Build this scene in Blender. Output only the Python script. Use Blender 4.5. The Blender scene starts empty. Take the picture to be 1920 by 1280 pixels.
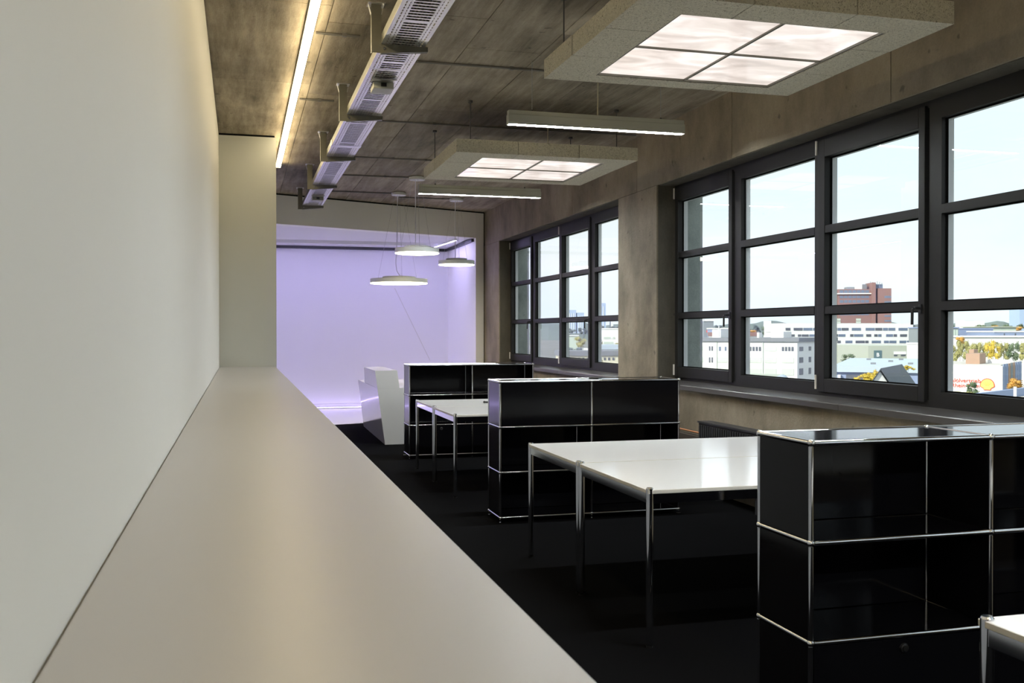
import bpy, math, random
from mathutils import Vector, Matrix
random.seed(7)
SC = bpy.context.scene
COL = SC.collection

# ------------------------------------------------------------------ camera
F_PX, YAW, PITCH, ROLL, EYE = 1844.8, 0.2693, -0.0096, -0.0005, 1.4772
cam_d = bpy.data.cameras.new('camera')
cam_d.sensor_width = 36.0
cam_d.lens = F_PX / 1920 * 36.0
cam_d.clip_start, cam_d.clip_end = 0.02, 9000
cam_d.dof.use_dof = True
cam_d.dof.focus_distance = 7.0
cam_d.dof.aperture_fstop = 13
cam = bpy.data.objects.new('camera', cam_d)
COL.objects.link(cam)
_fw = Vector((math.sin(YAW) * math.cos(PITCH), math.cos(YAW) * math.cos(PITCH), math.sin(PITCH)))
_ri = Vector((math.cos(YAW), -math.sin(YAW), 0))
_up = _ri.cross(_fw)
_ri, _up = _ri * math.cos(ROLL) + _up * math.sin(ROLL), -_ri * math.sin(ROLL) + _up * math.cos(ROLL)
cam.matrix_world = Matrix(((_ri.x, _up.x, -_fw.x, 0), (_ri.y, _up.y, -_fw.y, 0), (_ri.z, _up.z, -_fw.z, EYE), (0, 0, 0, 1)))
SC.camera = cam

# ------------------------------------------------------------------ sky, sun, exposure
world = bpy.data.worlds.new('sky'); SC.world = world
world.use_nodes = True
wt = world.node_tree; wt.nodes.clear()
w_out = wt.nodes.new('ShaderNodeOutputWorld'); w_bg = wt.nodes.new('ShaderNodeBackground')
w_tc = wt.nodes.new('ShaderNodeTexCoord'); w_sep = wt.nodes.new('ShaderNodeSeparateXYZ')
w_rmp = wt.nodes.new('ShaderNodeValToRGB'); w_n = wt.nodes.new('ShaderNodeTexNoise'); w_mix = wt.nodes.new('ShaderNodeMix')
w_mix.data_type = 'RGBA'
w_map = wt.nodes.new('ShaderNodeMapping'); w_map.inputs['Scale'].default_value = (1.0, 1.0, 3.5)
wt.links.new(w_tc.outputs['Generated'], w_sep.inputs[0]); wt.links.new(w_sep.outputs['Z'], w_rmp.inputs[0])
w_rmp.color_ramp.elements[0].position = 0.0; w_rmp.color_ramp.elements[0].color = (0.80, 0.93, 1.0, 1)
w_rmp.color_ramp.elements[1].position = 0.6; w_rmp.color_ramp.elements[1].color = (0.74, 0.89, 1.0, 1)
wt.links.new(w_tc.outputs['Generated'], w_map.inputs[0]); wt.links.new(w_map.outputs[0], w_n.inputs['Vector'])
w_n.inputs['Scale'].default_value = 2.2; w_n.inputs['Detail'].default_value = 5
w_r2 = wt.nodes.new('ShaderNodeMapRange'); w_r2.inputs[1].default_value = 0.4; w_r2.inputs[2].default_value = 0.68
wt.links.new(w_n.outputs['Fac'], w_r2.inputs[0]); wt.links.new(w_r2.outputs[0], w_mix.inputs[0])
wt.links.new(w_rmp.outputs[0], w_mix.inputs[6]); w_mix.inputs[7].default_value = (0.98, 1.0, 1.0, 1)
wt.links.new(w_mix.outputs[2], w_bg.inputs['Color']); w_bg.inputs['Strength'].default_value = 0.68
wt.links.new(w_bg.outputs[0], w_out.inputs[0])

sun_d = bpy.data.lights.new('sun', 'SUN'); sun_d.energy = 3.0; sun_d.angle = math.radians(0.6); sun_d.color = (1.0, 0.95, 0.86)
sun = bpy.data.objects.new('sun', sun_d); COL.objects.link(sun)
sun.rotation_euler = Vector((-0.80, -0.30, 0.52)).to_track_quat('Z', 'Y').to_euler()

vs = SC.view_settings
vs.view_transform = 'Standard'; vs.look = 'None'; vs.exposure = 0.9; vs.gamma = 1.0; vs.use_curve_mapping = False
SC.cycles.max_bounces = 10; SC.cycles.diffuse_bounces = 6; SC.cycles.glossy_bounces = 5; SC.cycles.transparent_max_bounces = 16
SC.cycles.sample_clamp_indirect = 6.0
SC.cycles.use_denoising = True
SC.cycles.caustics_reflective = False; SC.cycles.caustics_refractive = False

# ------------------------------------------------------------------ materials
M = {}
def new_mat(name):
    m = bpy.data.materials.new(name); m.use_nodes = True
    M[name] = m
    return m, m.node_tree, m.node_tree.nodes['Principled BSDF']
def plain(name, col, rough=0.5, metal=0.0, spec=0.5, coat=0.0, emit=None, estr=0.0, noise=0.0, nscale=8.0):
    m, t, b = new_mat(name)
    b.inputs['Base Color'].default_value = (*col, 1); b.inputs['Roughness'].default_value = rough
    b.inputs['Metallic'].default_value = metal; b.inputs['Specular IOR Level'].default_value = spec
    b.inputs['Coat Weight'].default_value = coat; b.inputs['Coat Roughness'].default_value = 0.05
    if emit:
        b.inputs['Emission Color'].default_value = (*emit, 1); b.inputs['Emission Strength'].default_value = estr
    # fine procedural variation of the tone
    tc = t.nodes.new('ShaderNodeTexCoord'); n = t.nodes.new('ShaderNodeTexNoise')
    n.inputs['Scale'].default_value = nscale; n.inputs['Detail'].default_value = 4
    t.links.new(tc.outputs['Object'], n.inputs['Vector'])
    r = t.nodes.new('ShaderNodeMapRange'); r.inputs[3].default_value = 1 - noise; r.inputs[4].default_value = 1 + noise
    t.links.new(n.outputs['Fac'], r.inputs[0])
    v = t.nodes.new('ShaderNodeVectorMath'); v.operation = 'SCALE'; v.inputs[0].default_value = col
    t.links.new(r.outputs[0], v.inputs['Scale']); t.links.new(v.outputs[0], b.inputs['Base Color'])
    return m
def ramp(t, fac, stops):
    r = t.nodes.new('ShaderNodeValToRGB'); e = r.color_ramp.elements
    while len(e) < len(stops): e.new(0.5)
    for k, (p, c) in enumerate(stops): e[k].position = p; e[k].color = (*c, 1)
    t.links.new(fac, r.inputs[0]); return r.outputs[0]
def concrete(name, lo, mid, hi, stretch, bump=0.25, rand=0.12, boards=None):
    m, t, b = new_mat(name)
    tc = t.nodes.new('ShaderNodeTexCoord')
    def noise(scale, detail, stre=None, rough=0.6):
        n = t.nodes.new('ShaderNodeTexNoise'); n.inputs['Scale'].default_value = scale; n.inputs['Detail'].default_value = detail; n.inputs['Roughness'].default_value = rough
        mp = t.nodes.new('ShaderNodeMapping'); mp.inputs['Scale'].default_value = stre or (1, 1, 1)
        t.links.new(tc.outputs['Object'], mp.inputs[0]); t.links.new(mp.outputs[0], n.inputs['Vector'])
        return n.outputs['Fac']
    big = noise(0.9, 6); streak = noise(1.0, 7, stretch, 0.7); fine = noise(55, 3); spot = noise(9, 2)
    def math_(op, a, bb, c=None):
        n = t.nodes.new('ShaderNodeMath'); n.operation = op
        for k, x in enumerate((a, bb, c)):
            if x is None: continue
            if isinstance(x, (int, float)): n.inputs[k].default_value = x
            else: t.links.new(x, n.inputs[k])
        return n.outputs[0]
    mixv = math_('ADD', math_('MULTIPLY', big, 0.45), math_('MULTIPLY', streak, 0.55))
    c = ramp(t, mixv, [(0.36, lo), (0.5, mid), (0.64, hi)])
    # dark blow holes and stains
    holes = t.nodes.new('ShaderNodeMapRange'); holes.inputs[1].default_value = 0.30; holes.inputs[2].default_value = 0.24; holes.inputs[3].default_value = 1.0; holes.inputs[4].default_value = 0.55
    t.links.new(spot, holes.inputs[0])
    oi = t.nodes.new('ShaderNodeObjectInfo')
    rnd = math_('MULTIPLY_ADD', oi.outputs['Random'], 2 * rand, 1 - rand)
    fac = math_('MULTIPLY', math_('MULTIPLY', holes.outputs[0], rnd), math_('MULTIPLY_ADD', fine, 0.30, 0.85))
    v = t.nodes.new('ShaderNodeVectorMath'); v.operation = 'SCALE'; t.links.new(c, v.inputs[0]); t.links.new(fac, v.inputs['Scale'])
    t.links.new(v.outputs[0], b.inputs['Base Color'])
    b.inputs['Roughness'].default_value = 0.75; b.inputs['Specular IOR Level'].default_value = 0.3
    bp = t.nodes.new('ShaderNodeBump'); bp.inputs['Strength'].default_value = bump; bp.inputs['Distance'].default_value = 0.01
    t.links.new(math_('ADD', fine, math_('MULTIPLY', streak, 2.0)), bp.inputs['Height']); t.links.new(bp.outputs[0], b.inputs['Normal'])
    return m
concrete('ceiling_concrete', (0.135, 0.114, 0.08), (0.31, 0.263, 0.192), (0.49, 0.425, 0.32), (10, 1.0, 4), rand=0.18)
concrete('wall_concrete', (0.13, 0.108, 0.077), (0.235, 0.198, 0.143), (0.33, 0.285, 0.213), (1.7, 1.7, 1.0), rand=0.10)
concrete('shade_concrete', (0.045, 0.04, 0.03), (0.075, 0.066, 0.05), (0.11, 0.098, 0.075), (3, 3, 1), rand=0.05)  # darker copy of the concrete, carries the shade of the window reveals
concrete('facade_concrete', (0.22, 0.25, 0.24), (0.34, 0.38, 0.36), (0.45, 0.49, 0.46), (3, 3, 2), rand=0.02)
# acoustic wood-wool board
def woodwool():
    m, t, b = new_mat('acoustic_board')
    tc = t.nodes.new('ShaderNodeTexCoord'); n = t.nodes.new('ShaderNodeTexNoise'); n.inputs['Scale'].default_value = 95; n.inputs['Detail'].default_value = 3; n.inputs['Distortion'].default_value = 1.6
    t.links.new(tc.outputs['Object'], n.inputs['Vector'])
    c = ramp(t, n.outputs['Fac'], [(0.30, (0.20, 0.18, 0.13)), (0.44, (0.60, 0.56, 0.45)), (0.7, (0.74, 0.70, 0.58))])
    t.links.new(c, b.inputs['Base Color']); b.inputs['Roughness'].default_value = 0.9; b.inputs['Specular IOR Level'].default_value = 0.1
    bp = t.nodes.new('ShaderNodeBump'); bp.inputs['Strength'].default_value = 0.5; bp.inputs['Distance'].default_value = 0.006
    t.links.new(n.outputs['Fac'], bp.inputs['Height']); t.links.new(bp.outputs[0], b.inputs['Normal'])
woodwool()
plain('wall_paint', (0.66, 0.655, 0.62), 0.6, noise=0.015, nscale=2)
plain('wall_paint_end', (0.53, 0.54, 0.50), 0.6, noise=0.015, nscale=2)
plain('soffit_paint', (0.95, 0.95, 0.93), 0.6, noise=0.015, nscale=2)
plain('alcove_paint', (0.83, 0.83, 0.85), 0.5, noise=0.01, nscale=2)
plain('alcove_floor', (0.82, 0.81, 0.83), 0.18, noise=0.01, nscale=2)
plain('carpet', (0.004, 0.004, 0.0045), 0.95, spec=0.02, noise=0.35, nscale=220)
plain('ledge_lacquer', (0.395, 0.382, 0.372), 0.34, noise=0.01, nscale=3)
plain('shadow_gap', (0.008, 0.008, 0.008), 0.9, spec=0.0)
plain('chrome', (0.80, 0.81, 0.83), 0.07, metal=1.0, noise=0.01)
plain('galvanised', (0.80, 0.80, 0.79), 0.28, metal=0.85, noise=0.10, nscale=30)
plain('bracket_steel', (0.17, 0.165, 0.135), 0.45, metal=0.6, noise=0.12, nscale=30)
plain('black_panel', (0.006, 0.006, 0.008), 0.10, spec=0.22, noise=0.1, nscale=3)
plain('white_top', (0.93, 0.93, 0.93), 0.13, noise=0.005)
plain('top_edge', (0.62, 0.59, 0.53), 0.4, noise=0.02)
plain('frame_grey', (0.015, 0.0145, 0.014), 0.45, spec=0.2, noise=0.06, nscale=12)
plain('sill_grey', (0.065, 0.060, 0.057), 0.30, spec=0.35, noise=0.06, nscale=12)
plain('outer_alu', (0.82, 0.83, 0.84), 0.4, noise=0.02)
plain('handle_black', (0.015, 0.015, 0.016), 0.35)
plain('hinge_white', (0.72, 0.68, 0.62), 0.4)
plain('lamp_housing', (0.42, 0.42, 0.36), 0.45, noise=0.02)
plain('lamp_white', (0.80, 0.82, 0.80), 0.35, noise=0.01)
plain('wire_steel', (0.45, 0.45, 0.45), 0.3, metal=0.8)
plain('wire_white', (0.75, 0.75, 0.78), 0.5)
plain('rod_dark', (0.06, 0.06, 0.06), 0.5, metal=0.3)
plain('rod_brass', (0.40, 0.36, 0.27), 0.5, metal=0.3)
plain('counter_white', (0.62, 0.62, 0.62), 0.10, noise=0.005)
plain('radiator', (0.030, 0.030, 0.031), 0.45)
plain('copper', (0.52, 0.22, 0.10), 0.35, metal=0.8)
plain('base_box_brown', (0.06, 0.045, 0.035), 0.6)
plain('conduit', (0.17, 0.16, 0.145), 0.5, metal=0.3, noise=0.1)
plain('plaster_grey', (0.55, 0.55, 0.54), 0.6)
plain('led_warm', (0.9, 0.85, 0.75), 0.5, emit=(1.0, 0.82, 0.50), estr=11.5)
plain('led_tube', (0.9, 0.9, 0.88), 0.5, emit=(0.92, 0.98, 1.0), estr=172.0)
plain('led_disc', (0.9, 0.9, 0.85), 0.5, emit=(1.0, 0.91, 0.66), estr=9.0)
plain('led_violet', (0.8, 0.8, 0.9), 0.5, emit=(0.55, 0.48, 1.0), estr=52.0)
def light_panel():
    m, t, b = new_mat('light_pane')
    tc = t.nodes.new('ShaderNodeTexCoord'); mp = t.nodes.new('ShaderNodeMapping'); mp.inputs['Scale'].default_value = (1.2, 2.6, 1); mp.inputs['Rotation'].default_value = (0, 0, 0.5)
    n = t.nodes.new('ShaderNodeTexNoise'); n.inputs['Scale'].default_value = 2.0; n.inputs['Detail'].default_value = 5; n.inputs['Distortion'].default_value = 1.2
    t.links.new(tc.outputs['Object'], mp.inputs[0]); t.links.new(mp.outputs[0], n.inputs['Vector'])
    c = ramp(t, n.outputs['Fac'], [(0.35, (1.0, 0.86, 0.78)), (0.5, (1.0, 0.88, 0.81)), (0.65, (1.0, 0.94, 0.90))])
    r = t.nodes.new('ShaderNodeMapRange'); r.inputs[1].default_value = 0.3; r.inputs[2].default_value = 0.7; r.inputs[3].default_value = 0.33; r.inputs[4].default_value = 0.60
    t.links.new(n.outputs['Fac'], r.inputs[0])
    t.links.new(c, b.inputs['Emission Color']); t.links.new(r.outputs[0], b.inputs['Emission Strength'])
    b.inputs['Base Color'].default_value = (0.35, 0.34, 0.33, 1); b.inputs['Roughness'].default_value = 0.08
light_panel()
def glass():
    m = bpy.data.materials.new('window_glass'); m.use_nodes = True; M['window_glass'] = m
    t = m.node_tree; t.nodes.clear()
    o = t.nodes.new('ShaderNodeOutputMaterial'); mx = t.nodes.new('ShaderNodeMixShader')
    tr = t.nodes.new('ShaderNodeBsdfTransparent'); tr.inputs[0].default_value = (0.93, 0.965, 0.965, 1)
    gl = t.nodes.new('ShaderNodeBsdfGlossy'); gl.inputs['Roughness'].default_value = 0.0; gl.inputs['Color'].default_value = (0.95, 0.97, 1, 1)
    fr = t.nodes.new('ShaderNodeFresnel'); fr.inputs['IOR'].default_value = 1.5
    k = t.nodes.new('ShaderNodeMath'); k.operation = 'MULTIPLY'; k.inputs[1].default_value = 1.25; k.use_clamp = True
    t.links.new(fr.outputs[0], k.inputs[0]); t.links.new(k.outputs[0], mx.inputs[0])
    t.links.new(tr.outputs[0], mx.inputs[1]); t.links.new(gl.outputs[0], mx.inputs[2]); t.links.new(mx.outputs[0], o.inputs[0])
glass()

# ------------------------------------------------------------------ mesh helpers
class MB:
    def __init__(s): s.v = []; s.f = []
    def add(s, vs_, fs):
        n = len(s.v); s.v += [tuple(p) for p in vs_]; s.f += [tuple(i + n for i in f) for f in fs]; return s
    def box(s, x0, x1, y0, y1, z0, z1):
        return s.add([(x0, y0, z0), (x1, y0, z0), (x1, y1, z0), (x0, y1, z0), (x0, y0, z1), (x1, y0, z1), (x1, y1, z1), (x0, y1, z1)],
                     [(0, 3, 2, 1), (4, 5, 6, 7), (0, 1, 5, 4), (1, 2, 6, 5), (2, 3, 7, 6), (3, 0, 4, 7)])
    def prism(s, poly, z0, z1):   # polygon in XY, counter-clockwise
        n = len(poly)
        return s.add([(x, y, z0) for x, y in poly] + [(x, y, z1) for x, y in poly],
                     [tuple(range(n - 1, -1, -1)), tuple(range(n, 2 * n))] + [(i, (i + 1) % n, n + (i + 1) % n, n + i) for i in range(n)])
    def cyl(s, a, b, r, n=12, r2=None):
        a = Vector(a); b = Vector(b); d = (b - a).normalized(); r2 = r if r2 is None else r2
        u = d.orthogonal().normalized(); w = d.cross(u)
        ring = lambda c, rr: [c + u * (rr * math.cos(2 * math.pi * k / n)) + w * (rr * math.sin(2 * math.pi * k / n)) for k in range(n)]
        return s.add(ring(a, r) + ring(b, r2), [tuple(range(n - 1, -1, -1)), tuple(range(n, 2 * n))] + [(i, (i + 1) % n, n + (i + 1) % n, n + i) for i in range(n)])
    def tube(s, pts, r, n=8):
        for a, b in zip(pts[:-1], pts[1:]): s.cyl(a, b, r, n)
        return s
    def sphere(s, c, r, nu=12, nv=8, sz=1.0):
        vs_ = [(c[0], c[1], c[2] + r * sz)]
        for j in range(1, nv):
            a = math.pi * j / nv
            for i in range(nu):
                b = 2 * math.pi * i / nu
                vs_.append((c[0] + r * math.sin(a) * math.cos(b), c[1] + r * math.sin(a) * math.sin(b), c[2] + r * sz * math.cos(a)))
        vs_.append((c[0], c[1], c[2] - r * sz)); L = len(vs_) - 1; fs = []
        for i in range(nu):
            i2 = (i + 1) % nu
            fs.append((0, 1 + i, 1 + i2)); fs.append((L, 1 + (nv - 2) * nu + i2, 1 + (nv - 2) * nu + i))
            for j in range(nv - 2):
                p = 1 + j * nu
                fs.append((p + i, p + nu + i, p + nu + i2, p + i2))
        return s.add(vs_, fs)
    def lathe(s, prof, c=(0, 0, 0), n=40):
        m = len(prof); vs_ = []
        for i in range(n):
            a = 2 * math.pi * i / n
            vs_ += [(c[0] + r * math.cos(a), c[1] + r * math.sin(a), c[2] + z) for r, z in prof]
        fs = [(i * m + j, ((i + 1) % n) * m + j, ((i + 1) % n) * m + j + 1, i * m + j + 1) for i in range(n) for j in range(m - 1)]
        return s.add(vs_, fs)
    def mesh(s, name, mat, smooth=None):
        me = bpy.data.meshes.new(name); me.from_pydata(s.v, [], s.f); me.validate()
        me.materials.append(M[mat] if isinstance(mat, str) else mat)
        if smooth:
            me.polygons.foreach_set('use_smooth', [True] * len(me.polygons))
            me.set_sharp_from_angle(angle=math.radians(smooth))
        me.update(); return me
    def build(s, name, mat, parent=None, loc=None, smooth=None, bevel=0):
        o = put(name, s.mesh(name, mat, smooth), parent, loc)
        if bevel:
            b = o.modifiers.new('bevel', 'BEVEL'); b.width = bevel; b.segments = 2; b.limit_method = 'ANGLE'
        return o
def put(name, me, parent=None, loc=None, rot=None):
    o = bpy.data.objects.new(name, me); COL.objects.link(o)
    if parent: o.parent = parent
    if loc is not None: o.location = loc
    if rot is not None: o.rotation_euler = rot
    return o
def tag(o, label, cat, group=None):
    o['label'] = label; o['category'] = cat
    if group: o['group'] = group
    return o
def empty(name, loc, label=None, cat=None, group=None, rot=0.0):
    o = bpy.data.objects.new(name, None); COL.objects.link(o); o.location = loc; o.rotation_euler = (0, 0, rot); o.empty_display_size = 0.1
    if label: tag(o, label, cat, group)
    return o
def struct(o): o['kind'] = 'structure'; return o
def sempty(name, loc=(0, 0, 0)): return struct(empty(name, loc))

# ------------------------------------------------------------------ dimensions of the room
XL, XR, XO = -0.217, 4.18, 4.70            # left wall, window wall inside and outside
ZC, ZLIN, ZSILL = 3.60, 3.005, 0.955       # ceiling, lintel, sill
YN = -6.0                                   # wall behind the camera
YCOL, XCOL = 10.95, 0.377                   # end of the ledge
A0, A1 = (0.377, 15.405), (4.18, 16.975)    # slanted front of the light alcove
XLL = -3.0                                  # outer wall of the space behind the column
YB, ZA, XA = 19.3, 3.135, 4.0               # alcove back wall, ceiling, right wall

# floor
AL = (XLL - .1, A0[1] + (XLL - .1 - A0[0]) * (A1[1] - A0[1]) / (A1[0] - A0[0]))
struct(MB().prism([(XL - .2, YN - .2), (XR + .3, YN - .2), (XR + .3, 17.02), A1, AL, (XLL - .1, 11.1), (XL - .2, 11.1)], -0.3, 0.0).build('floor', 'carpet'))
struct(MB().prism([AL, A1, (XR, YB + .2), (XLL - .1, YB + .2)], -0.3, 0.004).build('floor_alcove', 'alcove_floor'))
# ceiling: slab with the imprinted formwork panels
ceil = struct(MB().box(XL - .3, XO, YN - .3, YB + .4, ZC + .012, ZC + .4).build('ceiling', 'ceiling_concrete'))
struct(MB().box(XLL - .3, XL - .29, 10.9, YB + .4, ZC, ZC + .4).build('ceiling_side', 'ceiling_concrete'))
xs = [XL - .05, 0.585, 1.10, 1.63, 2.22, 2.82, 3.42, XR + .05]
ys = [YN + 2.1 * k - 0.1 for k in range(12)]
for i in range(len(xs) - 1):
    off = [0, .35, 0, .7, .2, 0, .5][i]
    yy = [YN - .1] + [y + off for y in ys if YN < y + off < 17.0] + [17.3]
    for a, b in zip(yy[:-1], yy[1:]):
        MB().box(xs[i] + .003, xs[i + 1] - .003, a + .003, b - .003, ZC, ZC + .02).build('formwork_panel', 'ceiling_concrete', ceil)
# left wall, end block with shadow gaps on top, wall behind
struct(MB().box(XL - .3, XL, YN - .3, YCOL + .1, 0, ZC - .018).build('wall_left', 'wall_paint'))
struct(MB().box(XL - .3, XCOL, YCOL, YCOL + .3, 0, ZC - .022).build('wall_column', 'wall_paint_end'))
struct(MB().box(XLL - .3, XL - .3, YCOL, YCOL + .3, 0, ZC).build('wall_side_room', 'wall_paint'))
struct(MB().box(XLL - .3, XLL, YCOL + .3, YB + .3, 0, ZC).build('wall_far_left', 'alcove_paint'))
struct(MB().box(XL - .3, XL - .012, YN - .3, YCOL + .1, ZC - .03, ZC + .02).build('trim_1', 'shadow_gap'))
struct(MB().box(XL - .3, XCOL - .015, YCOL + .015, YCOL + .28, ZC - .03, ZC + .02).build('trim_2', 'shadow_gap'))
struct(MB().box(XL - .3, XO, YN - .3, YN, 0, ZC + .1).build('wall_behind', 'wall_paint'))
# light alcove at the far end
dx, dy = A1[0] - A0[0], A1[1] - A0[1]; ln = math.hypot(dx, dy); tx, ty = dx / ln, dy / ln; nx, ny = -ty, tx
def along(s, d): return (A0[0] + tx * s + nx * d, A0[1] + ty * s + ny * d)
s_pil = (XA - A0[0]) / tx; s_l = (XLL - A0[0]) / tx
struct(MB().prism([along(s_l, 0), along(s_pil, 0), along(s_pil, .25), along(s_l, .25)], ZA, ZC - .022).build('wall_soffit', 'soffit_paint'))
struct(MB().prism([along(s_l, .015), along(ln - .02, .015), along(ln - .02, .2), along(s_l, .2)], ZC - .03, ZC + .01).build('trim_3', 'shadow_gap'))
struct(MB().prism([along(s_pil, -.004), along(ln - .022, -.004), (XR - .022, YB + .3), (XA, YB + .3)], 0, ZC - .022).build('wall_pilaster', 'soffit_paint'))
struct(MB().prism([along(ln - .03, .012), (XR + .01, A1[1] + .01), (XR + .01, YB + .3), (XR - .03, YB + .3)], 0, ZC).build('trim_4', 'shadow_gap'))
struct(MB().prism([along(s_l, .25), along(s_pil, .25), (XA, YB + .2), (XLL, YB + .2)], ZA, ZA + .2).build('ceiling_alcove', 'alcove_paint'))
wb = struct(MB().box(XLL - .3, XR + .3, YB, YB + .3, 0, ZA + .5).build('wall_back', 'alcove_paint'))
MB().box(XLL, XA, YB - .006, YB + .01, .085, .093).build('base_joint', 'plaster_grey', wb)
MB().box(XLL, XA - .02, YB - .05, YB - .002, ZA - .055, ZA - .002).build('curtain_track', 'handle_black', wb)
MB().box(XA - .05, XA - .002, A1[1] + .05, YB - .05, ZA - .055, ZA - .002).build('curtain_track', 'handle_black', wb)
p0, p1 = Vector((2.931, YB - .002, 2.343)), Vector((3.632, YB - .002, 0.919)); dd = (p1 - p0).normalized(); ww = Vector((dd.z, 0, -dd.x)) * .006
MB().add([p0 - ww, p0 + ww, p1 + ww, p1 - ww, p0 - ww + Vector((0, .004, 0)), p0 + ww + Vector((0, .004, 0)), p1 + ww + Vector((0, .004, 0)), p1 - ww + Vector((0, .004, 0))],
         [(0, 1, 2, 3), (0, 4, 5, 1), (1, 5, 6, 2), (2, 6, 7, 3), (3, 7, 4, 0)]).build('diagonal_strip', 'wall_paint', wb)  # thin diagonal strip across the alcove back wall
def violet(name, a, b, label, lip=False):
    o = empty(name, a, label, 'light strip', 'violet light strips of the alcove')
    v = Vector(b) - Vector(a); L = v.length; ang = math.atan2(v.y, v.x); o.rotation_euler = (0, 0, ang)
    MB().box(0, L, -.022, .022, .0, .03).build('profile', 'lamp_white', o)
    MB().box(.02, L - .02, -.008, .008, -.004, .001).build('diffuser', 'led_violet', o)
    if lip: MB().box(0, L, -.034, -.024, -.028, .03).build('cove_lip', 'alcove_paint', o)
violet('violet_light_strip', (-2.8, 18.1, ZA - .03), (3.55, 18.1, ZA - .03), 'long violet light strip on the alcove ceiling in front of the back wall', True)
violet('violet_light_strip', (3.60, 18.62, ZA - .03), (3.70, 17.13, ZA - .03), 'short violet light strip on the alcove ceiling near the right side wall')
violet('violet_light_strip', (-2.6, 14.9, ZA - .03), (-2.6, 18.6, ZA - .03), 'violet light strip on the alcove ceiling hidden behind the column')
# glowing strip at the foot of the alcove wall
o = empty('violet_floor_strip', (XLL + .1, YB - .10, .004), 'violet light strip on the alcove floor along the foot of the back wall', 'light strip')
MB().box(0, 6.8, -.02, .02, 0, .02).build('profile', 'lamp_white', o)
plain('led_violet_low', (0.8, 0.8, 0.9), 0.5, emit=(0.58, 0.46, 1.0), estr=6.0)
MB().box(.01, 6.79, -.012, .012, .018, .024).build('diffuser', 'led_violet_low', o)

# ------------------------------------------------------------------ window wall
wr = sempty('wall_right')
WIN = [(9.475, 4.05), (15.947, 10.55), (2.98, -2.42)]
def concrete_piece(name, x0, x1, y0, y1, z0, z1, mat='wall_concrete'): return MB().box(x0, x1, y0, y1, z0, z1).build(name, mat, wr)
concrete_piece('lintel_core', XR + .02, XO, YN - .3, YB + .3, ZLIN, ZC + .1)
ej = [YN - .3, -2.95, -.8, 1.35, 3.50, 5.66, 7.86, 10.016, 12.185, 14.35, 17.05]
for a, b in zip(ej[:-1], ej[1:]): concrete_piece('lintel_panel', XR, XR + .021, a + .004, b - .004, ZLIN, ZC)
concrete_piece('parapet', XR, XO, YN - .3, YB + .3, -.3, ZSILL - .03)
for a, b in [(17.3, 15.947), (10.55, 9.475), (4.05, 2.98), (-2.42, YN - .3)]: concrete_piece('pillar', XR - .004, XR + .3, b, a, ZSILL - .05, ZLIN - .005)
for a, b in [(17.3, 15.947), (10.55, 9.475), (4.05, 2.98), (-2.42, YN - .3)]: concrete_piece('outer_pillar', XR + .3, XO, b, a, ZSILL - .05, ZLIN + .005, 'facade_concrete')
concrete_piece('far_return', XR, XO, 17.0, YB + .3, -.3, ZC)

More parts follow.
